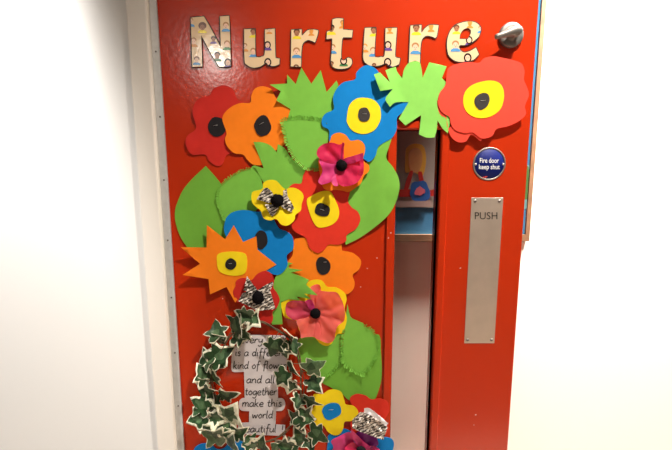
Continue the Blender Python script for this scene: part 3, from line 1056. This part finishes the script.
def ball(name, c, r, h, m, parent, sq=0.7):
    bm = bmesh.new()
    bmesh.ops.create_icosphere(bm, subdivisions=3, radius=1)
    for v in bm.verts:
        k = 1 + 0.16 * noise.noise(v.co * 2.3 + Vector((c[0], 0, 0)))
        v.co = Vector((v.co.x * r * k, v.co.y * r * sq * k, v.co.z * r * k))
    p = W(c[0], c[1], h)
    bmesh.ops.translate(bm, verts=bm.verts, vec=p)
    return finish(name, bm, m, parent, smooth_all=True)


# pink tissue on orange
t = flower('pink tissue-paper flower on an orange flower, beside the large blue flower',
           Q('330,140.8 332.3,135 339,132.6 345.7,135 350.5,140.5 359,140 364.3,144.5 365,151 363.3,160 368.8,165.4 368.8,171 364,176 361,183 355.8,187.5 349,192 342.4,190.7 334,189.7 329.8,191 323,187.4 320,175 318.5,160 325,150'),
           0.0135, M['orange'])
C = (341.5, 165.3)
J = lambda s: T(310, 120, s)
for outl, mm, a in ((J('45,230 55,190 95,160 150,152 200,165 225,150* 228,210 225,290 205,305 160,300 110,290 65,260'), 'pink', (0.0160, 0.011, 26, 1.0)),
                    (J('60,270 110,270 200,285 215,320 190,350 165,385 130,420 75,435* 55,410 85,340'), 'magenta', (0.0165, 0.012, 26, 2.2)),
                    (J('200,300 260,290 300,275 352,250 362,330 345,385 300,430 220,445 180,405 180,350'), 'pink', (0.0170, 0.014, 26, 3.1)),
                    (J('200,300 222,270 240,255 300,238 357,220* 354,262 300,285 240,300'), 'magenta', (0.0185, 0.017, 26, 4.4))):
    bm = bmesh.new()
    add_petal(bm, outl, cup(C, a[0], a[1], a[2], a[3]))
    finish('tissue_petal', bm, M[mm], t)
bm = bmesh.new()
add_petal(bm, J('218,150* 232,160 222,215 225,270 300,268 298,290 215,290 208,220'), cup(C, 0.021, 0.018, 26, 5.0, .004))
finish('tissue_fold', bm, M['magenta'], t)
bm = bmesh.new()
add_petal(bm, J('150,385* 172,370 178,400 190,440 160,440 145,415'), cup(C, 0.021, 0.018, 26, 6.0, .003))
finish('tissue_fold', bm, M['magenta'], t)
ball('black_centre', C, 0.0135, 0.0225, M['pom'], t)

# coral tissue on yellow
K2 = lambda s: T(270, 280, s)
t = flower('coral pink tissue-paper flower on a yellow flower',
           K2('245,30 280,2 345,2 385,45 445,50 500,85 515,130 502,190 517,260 500,330 485,360 455,362 435,390 410,430 375,443 335,425 295,385 220,370 190,320 180,275 130,262 95,245 80,200 75,155 130,130 200,120 240,80'),
           0.0072, M['yellow'])
C = (315.4, 313.6)
for outl, mm, a in ((K2('105,180 125,145 190,140 245,150 300,200 300,240 250,255 200,268 150,265 112,232'), 'rose', (0.0088, 0.004, 28, 1.3)),
                    (K2('275,150 268,60 300,32 335,35 342,85 335,160 318,215 295,215'), 'coral', (0.0100, 0.003, 28, 2.0)),
                    (K2('320,80 390,78 450,85 480,130 495,170 505,230 495,275 450,262 380,250 310,230 310,170'), 'coral', (0.0104, 0.012, 28, 3.7)),
                    (K2('310,225 400,245 495,270 455,310 440,350 432,400 390,425 330,402 300,380 290,300'), 'coral', (0.0110, 0.015, 28, 4.1)),
                    (K2('300,225 330,260 345,330 340,385 290,382 240,385 208,392* 200,340 178,272 240,255'), 'coral', (0.0116, 0.017, 28, 5.9))):
    bm = bmesh.new()
    add_petal(bm, outl, cup(C, a[0], a[1], a[2], a[3], 0.0045, 8))
    finish('tissue_petal', bm, M[mm], t)
bm = bmesh.new()
add_petal(bm, K2('235,140* 275,132 300,180 292,205 262,190'), cup(C, 0.014, 0.010, 28, 7.7, .003))
finish('tissue_fold', bm, M['magenta'], t)
ball('black_centre', C, 0.0132, 0.0185, M['pom'], t)

# pink and purple tissue on blue, at the very bottom
X = lambda s: T(300, 383, s)
t = flower('pink and purple tissue-paper flower on blue at the bottom edge',
           Q('328,441 328,436 333,432 340,430 346,429 354,433 366,436 375,440 380,437 391,438.5 394,444 392,453 388,463 375,475 355,480 338,472 330,462 327,450'),
           0.0060, M['blue'], lifts=[(374, 385, 0.0040)])
C = (361, 451)
for outl, mm, a in ((X('210,390 260,360 335,330 360,390 370,450 340,520 260,540 215,470 225,430'), 'magenta', (0.0088, 0.009, 26, 1.1)),
                    (X('380,335 450,318 505,355 525,415 470,440 415,440 390,390'), 'purple', (0.0092, 0.008, 26, 2.5)),
                    (X('420,430 500,425 550,470 540,540 470,580 400,560 390,480'), 'magenta', (0.0096, 0.015, 26, 3.0)),
                    (X('340,310* 385,350 425,390 475,430* 420,445 370,400 350,360'), 'magenta', (0.0150, 0.015, 26, 4.6)),
                    (X('300,440 360,400 400,440 400,520 360,570 300,560'), 'pink', (0.0120, 0.012, 26, 5.2))):
    bm = bmesh.new()
    add_petal(bm, outl, cup(C, a[0], a[1], a[2], a[3]))
    finish('tissue_petal', bm, M[mm], t)
ball('black_centre', C, 0.0130, 0.021, M['pom'], t)


def crumple(h0, amp, seed, planes=()):
    def hf(u, v):
        z = h0 + amp * abs(noise.noise(Vector((u * .17 + seed * 5, v * .17, seed)))) * 2
        for (cu, cv, gu, gv) in planes:
            z += max(0.0, (u - cu) * gu + (v - cv) * gv)
        return z
    return hf


# small yellow flower with newsprint bow (stands well off the door)
N_ = lambda s: T(230, 180, s)
t = flower('small yellow flower with a crumpled newsprint bow and black centre',
           N_('145,95 160,75 215,60 225,20 260,0 310,5 350,45 375,62 400,52 440,55 480,80 495,115 482,160 475,205 440,235 432,270 390,305 345,300 310,262 270,272 225,255 205,205 180,185 148,150'),
           0.0170, M['yellow'], lifts=[(276, 226, 30, 0.008), (290, 224, 20, 0.004)])
for outl, a in ((N_('180,130* 200,95 230,55* 250,50* 285,85 300,135 255,155* 215,140'), (0.0215, 0.006, 1.0)),
                (N_('235,165* 280,165 330,180* 305,225 285,246* 262,222'), (0.0225, 0.007, 2.3)),
                (N_('358,70* 382,60* 388,110 412,150 432,190* 410,216* 370,195 340,170 355,120'), (0.0215, 0.007, 3.1))):
    bm = bmesh.new()
    add_petal(bm, outl, crumple(*a), 1.2)
    finish('newsprint_bow', bm, M['news'], t)
ball('black_centre', (277.3, 200.4), 0.0150, 0.0300, M['pom'], t)

# small red flower with newsprint bow above the wreath
t = flower('small red flower with a newsprint bow just above the ivy wreath',
           Q('235.4,286 236,281 241.4,278 247.3,278.4 251.8,279.9 257,274.2 264.4,271 271,273.5 274,280 273.4,287.6 277,293 279.7,300 276.7,308 272.5,312 273,318 271,323.4 264.4,325.5 256,324 248,318 243,308 236,300 233,292'),
           0.0140, M['darkred'])
for outl, a in ((Q('247,276* 252,283 257.5,291 251,293 243.5,290.5*'), (0.0225, 0.006, 4.0)),
                (Q('256,291* 264,286 272.4,281.5* 273.5,284* 269,292 262,296'), (0.0215, 0.007, 5.1)),
                (Q('238,301* 243,293* 252,290.5 262,291 270,290* 273,300 275.5,309.3* 266,310 258,310.5 248,306'), (0.0195, 0.007, 6.6))):
    bm = bmesh.new()
    add_petal(bm, outl, crumple(*a), 1.2)
    finish('newsprint_bow', bm, M['news'], t)
ball('black_centre', (258, 297.8), 0.0150, 0.0280, M['pom'], t, 0.5)

# red flower with a big newsprint scrap, lower right
t = flower('red flower with a grey newsprint scrap at the bottom beside the door glass',
           Q('350,401 351.3,396.4 357.3,394 365.5,395.6 371.4,399.4 380.4,398.6 387.8,402 389.3,410 387,416 384,422 388,430 382,438 368,438 354,433 350,422 354,411'),
           0.0045, M['red'], lifts=[(374, 385, 0.0040)])
bm = bmesh.new()
add_petal(bm, X('355,260* 390,215 440,190* 520,235 575,282* 588,300* 560,383* 520,370 400,325 350,305*'), crumple(0.0290, 0.006, 8.0), 1.2)
finish('newsprint_bow', bm, M['news'], t)
bm = bmesh.new()
add_petal(bm, X('432,170* 470,172 540,225 592,272* 578,290* 520,245 470,215 430,200*'), crumple(0.0350, 0.003, 9.0), 1.4)
finish('newsprint_fold', bm, M['white'], t)
bm = bmesh.new()
add_petal(bm, X('350,250* 405,195* 425,205 415,260 380,300 352,300*'), crumple(0.0340, 0.006, 9.6), 1.3)
finish('newsprint_bow', bm, M['news'], t)

# ------------------------------------------------------------------ the handwritten verse
poem_loop = smooth(Q('238,335* 262,335 286,335.6* 287,354 286.5,372* 279.5,372.5* 278,385 278,398* 282.5,398.5 285,402 284.8,407 282,410.6 276,411* 275.5,424.5* 285.2,425* 285,436* 238,434* 238,423* 249,422.5* 249.2,411.2* 241.5,410.5 239,407 239.3,401 242,398.4 244.6,398* 244.4,385 244,371.8* 234,372 231.4,369 231.5,359* 232.5,347.5* 237.5,347.2*'), 5)
poem = thing('verse_sheet', W(260, 385, 0), 'white cut-out paper with a handwritten verse inside the ivy wreath', 'paper')
hp = 0.0026
pl = [(258, 345, 30, 0.0012), (262, 400, 26, 0.001)]
sheet('paper', poem_loop, hp, M['white'], poem, pl, 0.0006, wav=0.0006)
G = {
    'a': (.95, ['.75,.85 .45,1 .1,.6 .15,.1 .45,.02 .72,.45 .78,.95 .76,.25 .92,0']),
    'b': (.95, ['.1,1.9 .1,.05', '.1,.6 .45,1 .82,.6 .6,.03 .1,.1']),
    'c': (.85, ['.78,.85 .45,1 .1,.5 .4,0 .8,.15']),
    'd': (.95, ['.75,.8 .4,1 .08,.5 .35,0 .74,.4', '.8,1.9 .75,.3 .92,0']),
    'e': (.88, ['.1,.48 .7,.6 .62,.95 .35,1 .08,.5 .35,0 .8,.15']),
    'f': (.75, ['.78,1.75 .5,1.9 .36,1.5 .28,-.65', '.05,.95 .7,1']),
    'g': (.95, ['.75,.85 .4,1 .08,.5 .38,.03 .74,.5', '.8,.98 .76,-.35 .42,-.75 .08,-.5']),
    'h': (.95, ['.12,1.9 .1,0', '.12,.5 .45,1 .72,.75 .72,.2 .9,0']),
    'i': (.42, ['.15,1 .15,.2 .32,0', '.16,1.42 .2,1.5']),
    'k': (.88, ['.12,1.9 .1,0', '.68,1 .14,.5', '.3,.6 .5,.25 .78,0']),
    'l': (.42, ['.14,1.9 .12,.2 .32,0']),
    'm': (1.35, ['.1,1 .1,0', '.1,.5 .4,1 .6,.75 .6,0', '.6,.5 .9,1 1.12,.75 1.12,.2 1.3,0']),
    'n': (.95, ['.1,1 .1,0', '.1,.5 .45,1 .72,.75 .72,.2 .9,0']),
    'o': (.92, ['.45,1 .1,.5 .42,0 .8,.5 .5,1 .42,1']),
    'r': (.7, ['.1,1 .1,0', '.1,.5 .35,.95 .62,.92']),
    's': (.75, ['.62,.88 .3,1 .2,.7 .55,.4 .5,.03 .1,.1']),
    't': (.66, ['.3,1.6 .27,.25 .5,0 .62,.08', '.02,1.0 .6,1.03']),
    'u': (.95, ['.1,1 .12,.25 .4,.02 .7,.4 .75,1', '.75,1 .74,.25 .92,0']),
    'v': (.85, ['.08,1 .38,0 .75,1']),
    'w': (1.2, ['.08,1 .28,.03 .55,.8 .8,.03 1.08,1']),
    'y': (.9, ['.1,1 .15,.4 .42,.25 .72,.6 .76,1', '.76,1 .7,-.4 .35,-.75 .06,-.5']),
    'E': (1.05, ['.9,1.75 .15,1.75 .12,0 .92,0', '.13,.9 .75,.92']),
    '!': (.4, ['.18,1.7 .16,.5', '.15,.03 .17,.12']),
    ' ': (.62, []),
}
LINES = [('Every child', 239, 285.5, 342.8), ('is a different', 235, 286, 355.8), ('kind of flower', 233, 285.8, 368.6), ('and all', 246.2, 274.3, 382.9),
         ('together', 244.8, 276.4, 394.8), ('make this', 242, 281.3, 406.3), ('world', 251.8, 272.3, 418.1), ('beautiful', 240.5, 275.8, 432), ('!', 281.2, 282.7, 432)]
bm = bmesh.new()
pf = flat_h(hp, pl, 0.0006, seed=poem_loop[0][0])
for (s, xa, xb, yb) in LINES:
    tot = sum(G[ch][0] for ch in s) - .1
    sx = (xb - xa) / tot
    sy = 4.1
    x = 0
    for ch in s:
        adv, strokes = G[ch]
        for st in strokes:
            pts = smooth([tuple(float(q) for q in a.split(',')) for a in st.split()], 6, closed=False)
            pts = [(xa + (x + p[0] + .1 * p[1]) * sx, yb - p[1] * sy - (0.5 if False else 0)) for p in pts]
            prev = None
            hw = 0.44
            for i, p in enumerate(pts):
                a = pts[max(0, i - 1)]
                b = pts[min(len(pts) - 1, i + 1)]
                l = math.hypot(b[0] - a[0], b[1] - a[1]) or 1
                nx, ny = -(b[1] - a[1]) / l * hw, (b[0] - a[0]) / l * hw
                row = []
                for sg in (1, -1):
                    u, v = p[0] + sg * nx, p[1] + sg * ny
                    hh = pf(u, v) + 0.0004
                    q = W(u, v, hp)
                    q.y = -hh
                    row.append(bm.verts.new(q))
                if prev:
                    f = bm.faces.new([prev[0], prev[1], row[1], row[0]])
                    f.normal_update()
                    if f.normal.y > 0: f.normal_flip()
                prev = row
        x += adv
finish('handwriting', bm, M['ink'], poem)

# ------------------------------------------------------------------ ivy wreath
wreath = thing('ivy_wreath', W(257, 385, 0), 'oval wreath of variegated ivy around the handwritten verse', 'wreath')
wreath.location.y = 0
BASE = [(0, -.42, 1), (.12, -.40), (.34, -.56), (.62, -.46, 1), (.60, -.22), (.52, -.06), (.72, .04), (.92, .20, 1), (.66, .32), (.40, .40), (.24, .66), (0, 1.0, 1)]


def ivy_shape(k):
    """one of several leaf outlines with its green heart and paler patch, triangulated"""
    rnd = random.Random(100 + k)
    half = []
    for side in (1, -1):
        lo, hi = rnd.uniform(.72, 1.08), rnd.uniform(.72, 1.05)
        pts = []
        for q in BASE:
            x, y = q[0], q[1]
            f = lo if y < -.1 else (hi if y < .5 else 1.0)
            pts.append((side * x * f, y * (f if y < 0 else 1), len(q) > 2))
        half.append(pts)
    tip = rnd.uniform(-.14, .14)
    full = half[0] + list(reversed(half[1][1:-1]))
    full = [(x + tip * max(0, y) ** 2, y, c) for (x, y, c) in full]
    outer = smooth(full, 3)
    ox, oy, sc = rnd.uniform(-.09, .09), rnd.uniform(-.09, .05), rnd.uniform(.86, 1.02)
    if k == 6: sc = .62
    heart = [(x * sc * .96 + ox, (y - .1) * sc + .1 + oy, c) for (x, y, c) in full]
    heart = [(x + .06 * noise.noise(Vector((x * 4, y * 4, k))), y + .06 * noise.noise(Vector((x * 4, y * 4, k + 9))), c) for (x, y, c) in heart]
    heart = smooth(heart, 3)
    px, py = rnd.uniform(-.12, .12), rnd.uniform(-.1, .2)
    patch = [(px + .22 * math.cos(a) * (1 + .4 * math.sin(3 * a + k)), py + .34 * math.sin(a) * (1 + .3 * math.cos(2 * a + k))) for a in [2 * math.pi * i / 12 for i in range(12)]]
    vs, ts = cdt([outer, heart, patch], [(x * .2 + .003, y * .2 + .004) for x in range(-4, 5) for y in range(-3, 5) if inside((x * .2 + .003, y * .2 + .004), outer)])
    return vs, ts, outer, heart, patch


SHAPES = [ivy_shape(k) for k in range(7)]


def ivy_leaf(bm, u, v, size, ang, h, tilt=0.0, roll=0.0, fold=0.35, seed=0, grey=False):
    """size: px from base to tip; ang: direction of the tip in the photo, degrees clockwise from up"""
    s = size * 0.0024 / 1.12
    c = W(u, v, h)
    a = R(ang)
    X_ = Vector((math.cos(a), 0, -math.sin(a)))
    Y_ = Vector((math.sin(a), 0, math.cos(a)))
    N__ = Vector((0, -1, 0))
    jit = random.Random(seed * 17 + 3)
    m1 = Matrix.Rotation(R(tilt + jit.uniform(-24, 24)), 3, X_)
    m2 = Matrix.Rotation(R(roll + jit.uniform(-32, 32)), 3, Y_)
    mm = m1 @ m2
    rnd = random.Random(seed * 31 + 5)
    IVS, ITS, lo_full, in_full, IN2 = SHAPES[seed % 7]
    bend = rnd.uniform(-.25, .25)
    sx = rnd.uniform(.85, 1.1)
    top, bot = {}, {}
    def P(i):
        x, y = IVS[i]
        x *= sx
        x += bend * max(0, y) ** 2 * .5
        z = fold * abs(x) * .55 - .18 * (y - .1) ** 2 + .05 * math.sin(6 * x + seed)
        d = X_ * x + Y_ * y + N__ * z
        return c + (mm @ d) * s
    n = mm @ N__
    keep = []
    for t in ITS:
        q = (sum(IVS[i][0] for i in t) / 3, sum(IVS[i][1] for i in t) / 3)
        if not inside(q, lo_full): continue
        k = 0
        if inside(q, in_full): k = 2 if grey else 1
        if inside(q, IN2): k = 1 if grey else 2
        keep.append((t, k))
    for t, k in keep:
        for i in t:
            if i not in top:
                p = P(i)
                top[i] = bm.verts.new(p)
                bot[i] = bm.verts.new(p - n * 0.0004)
    cnt = set()
    for t, k in keep:
        A, B, C_ = (top[i].co for i in t)
        tt = t if (B - A).cross(C_ - A).dot(n) > 0 else tuple(reversed(t))
        f = bm.faces.new([top[i] for i in tt]); f.material_index = k; f.smooth = True
        f = bm.faces.new([bot[i] for i in reversed(tt)]); f.material_index = 0; f.smooth = True
        for j in range(3): cnt.add((tt[j], tt[(j + 1) % 3]))
    for (i, j) in cnt:
        if (j, i) not in cnt:
            f = bm.faces.new([top[j], top[i], bot[i], bot[j]]); f.material_index = 0


# u, v, size, tip angle, height mm, tilt, roll, grey
IVY = [
    # top left
    (217.5, 333.5, 17, -20, 22, -10, 20, 0), (219, 339, 14, 70, 16, 10, 10, 0), (236, 328, 21, 20, 28, 10, -15, 0), (238, 337, 16, 95, 22, -15, 10, 0), (246, 333, 13, 150, 30, 20, 30, 0),
    (246, 315, 17, -75, 42, -10, 10, 1), (252, 319, 15, 110, 42, 15, -10, 0),
    # top right
    (274, 344, 20, 190, 28, -10, 10, 0), (283, 349, 17, 165, 24, 10, 15, 0), (288, 332, 17, 115, 30, 40, 35, 0), (292, 345, 14, 160, 24, 30, -30, 0),
    # right side
    (293, 367, 16, 150, 28, 35, 40, 0), (283, 376, 18, 215, 30, -5, 10, 0), (291, 384, 15, 190, 22, 20, 20, 0), (311, 368, 20, 60, 34, 0, -10, 1), (313, 383, 17, 140, 24, 10, 10, 0),
    (309, 399, 19, 115, 26, 0, 15, 0), (298, 399, 13, 200, 22, 25, -25, 0), (297, 419, 16, -60, 24, 0, 15, 0), (303, 417, 18, 120, 26, 10, -10, 0), (300, 425, 15, 200, 20, 10, 10, 0),
    (315, 433, 19, 110, 28, 0, 10, 0), (300.5, 438, 17, -30, 26, 10, 15, 0), (309, 441, 14, 150, 20, 15, -10, 0),
    # bottom
    (287, 446, 18, -80, 26, 0, 10, 0), (291, 446, 16, 60, 22, 10, 10, 0), (262, 446, 17, 10, 28, 5, -15, 0), (255, 444, 15, -100, 22, 10, 10, 0), (277, 449, 16, -20, 20, 10, 10, 0),
    (237, 433, 17, 60, 30, 0, 10, 0), (248, 442, 15, 130, 22, 10, -15, 0),
    # bottom left
    (219, 435, 25, -60, 34, 0, 10, 1), (228, 433, 17, 40, 26, 10, 10, 0), (232, 444, 20, 10, 36, 0, -15, 1), (229, 416, 24, 30, 32, 5, 10, 1), (224, 424, 16, 160, 26, 15, 10, 0),
    # left side
    (218, 357, 23, 60, 28, 0, 10, 0), (209, 358, 19, 235, 24, 0, 15, 0), (214, 363, 18, 190, 20, 10, 0, 0), (204, 377, 19, -25, 24, 5, 15, 0), (214, 377, 17, 150, 22, 5, 10, 0), (205, 383, 14, 260, 20, 10, 0, 0),
    (208, 392, 18, -70, 24, 5, 10, 0), (224, 394, 20, 85, 30, 5, 10, 0), (214, 399, 16, 200, 22, 5, 10, 0), (203, 405, 20, -65, 26, 0, 10, 0), (212, 407, 18, 130, 22, 10, 10, 0), (200, 417, 18, -105, 28, 5, 10, 0),
    (213, 418, 19, 100, 30, 10, 15, 0), (207, 425, 17, 200, 24, 10, -10, 0), (212, 430, 15, 170, 22, 10, 0, 0),
]
bm = bmesh.new()
for i, (u, v, s, a, h, ti, ro, gr) in enumerate(IVY):
    ivy_leaf(bm, u, v, s, a, h * 0.001, ti, ro, 0.35, i, bool(gr))
fo = finish('foliage', bm, [M['ivyc'], M['ivyg'], M['ivym']], wreath)
bm = bmesh.new()
ring = []
for i in range(61):
    a = 2 * math.pi * i / 60
    ring.append(W(258 - 45 * math.sin(a) * (1 + .05 * math.sin(5 * a)), 383 - 60 * math.cos(a) * (1 + .02 * math.cos(7 * a)), 0.018 + 0.002 * math.sin(4 * a)))
add_tube(bm, ring, 0.0022, 8)
ring2 = [W(258 - 45 * math.sin(2 * math.pi * i / 60 + .1) + 1.6 * math.sin(i * .9), 383 - 61 * math.cos(2 * math.pi * i / 60 + .1) + 1.6 * math.cos(i * .9), 0.020 + 0.003 * math.cos(i * .7)) for i in range(61)]
add_tube(bm, ring2, 0.0013, 6)
for (u, v, s, a, h, ti, ro, gr) in IVY:
    # leaf stalk from the ring to the leaf base
    an = math.atan2(-(u - 258) / 45, -(v - 383) / 60)
    k = W(258 - 45 * math.sin(an), 383 - 60 * math.cos(an), 0.018)
    e = W(u - math.sin(R(a)) * s * .3, v + math.cos(R(a)) * s * .3, h * 0.001 - 0.001)
    mid = (k + e) * .5 + Vector((0, -.003, 0))
    add_tube(bm, [k, mid, e], [0.0011, 0.0009, 0.0007], 5)
finish('stem', bm, M['stem'], wreath)
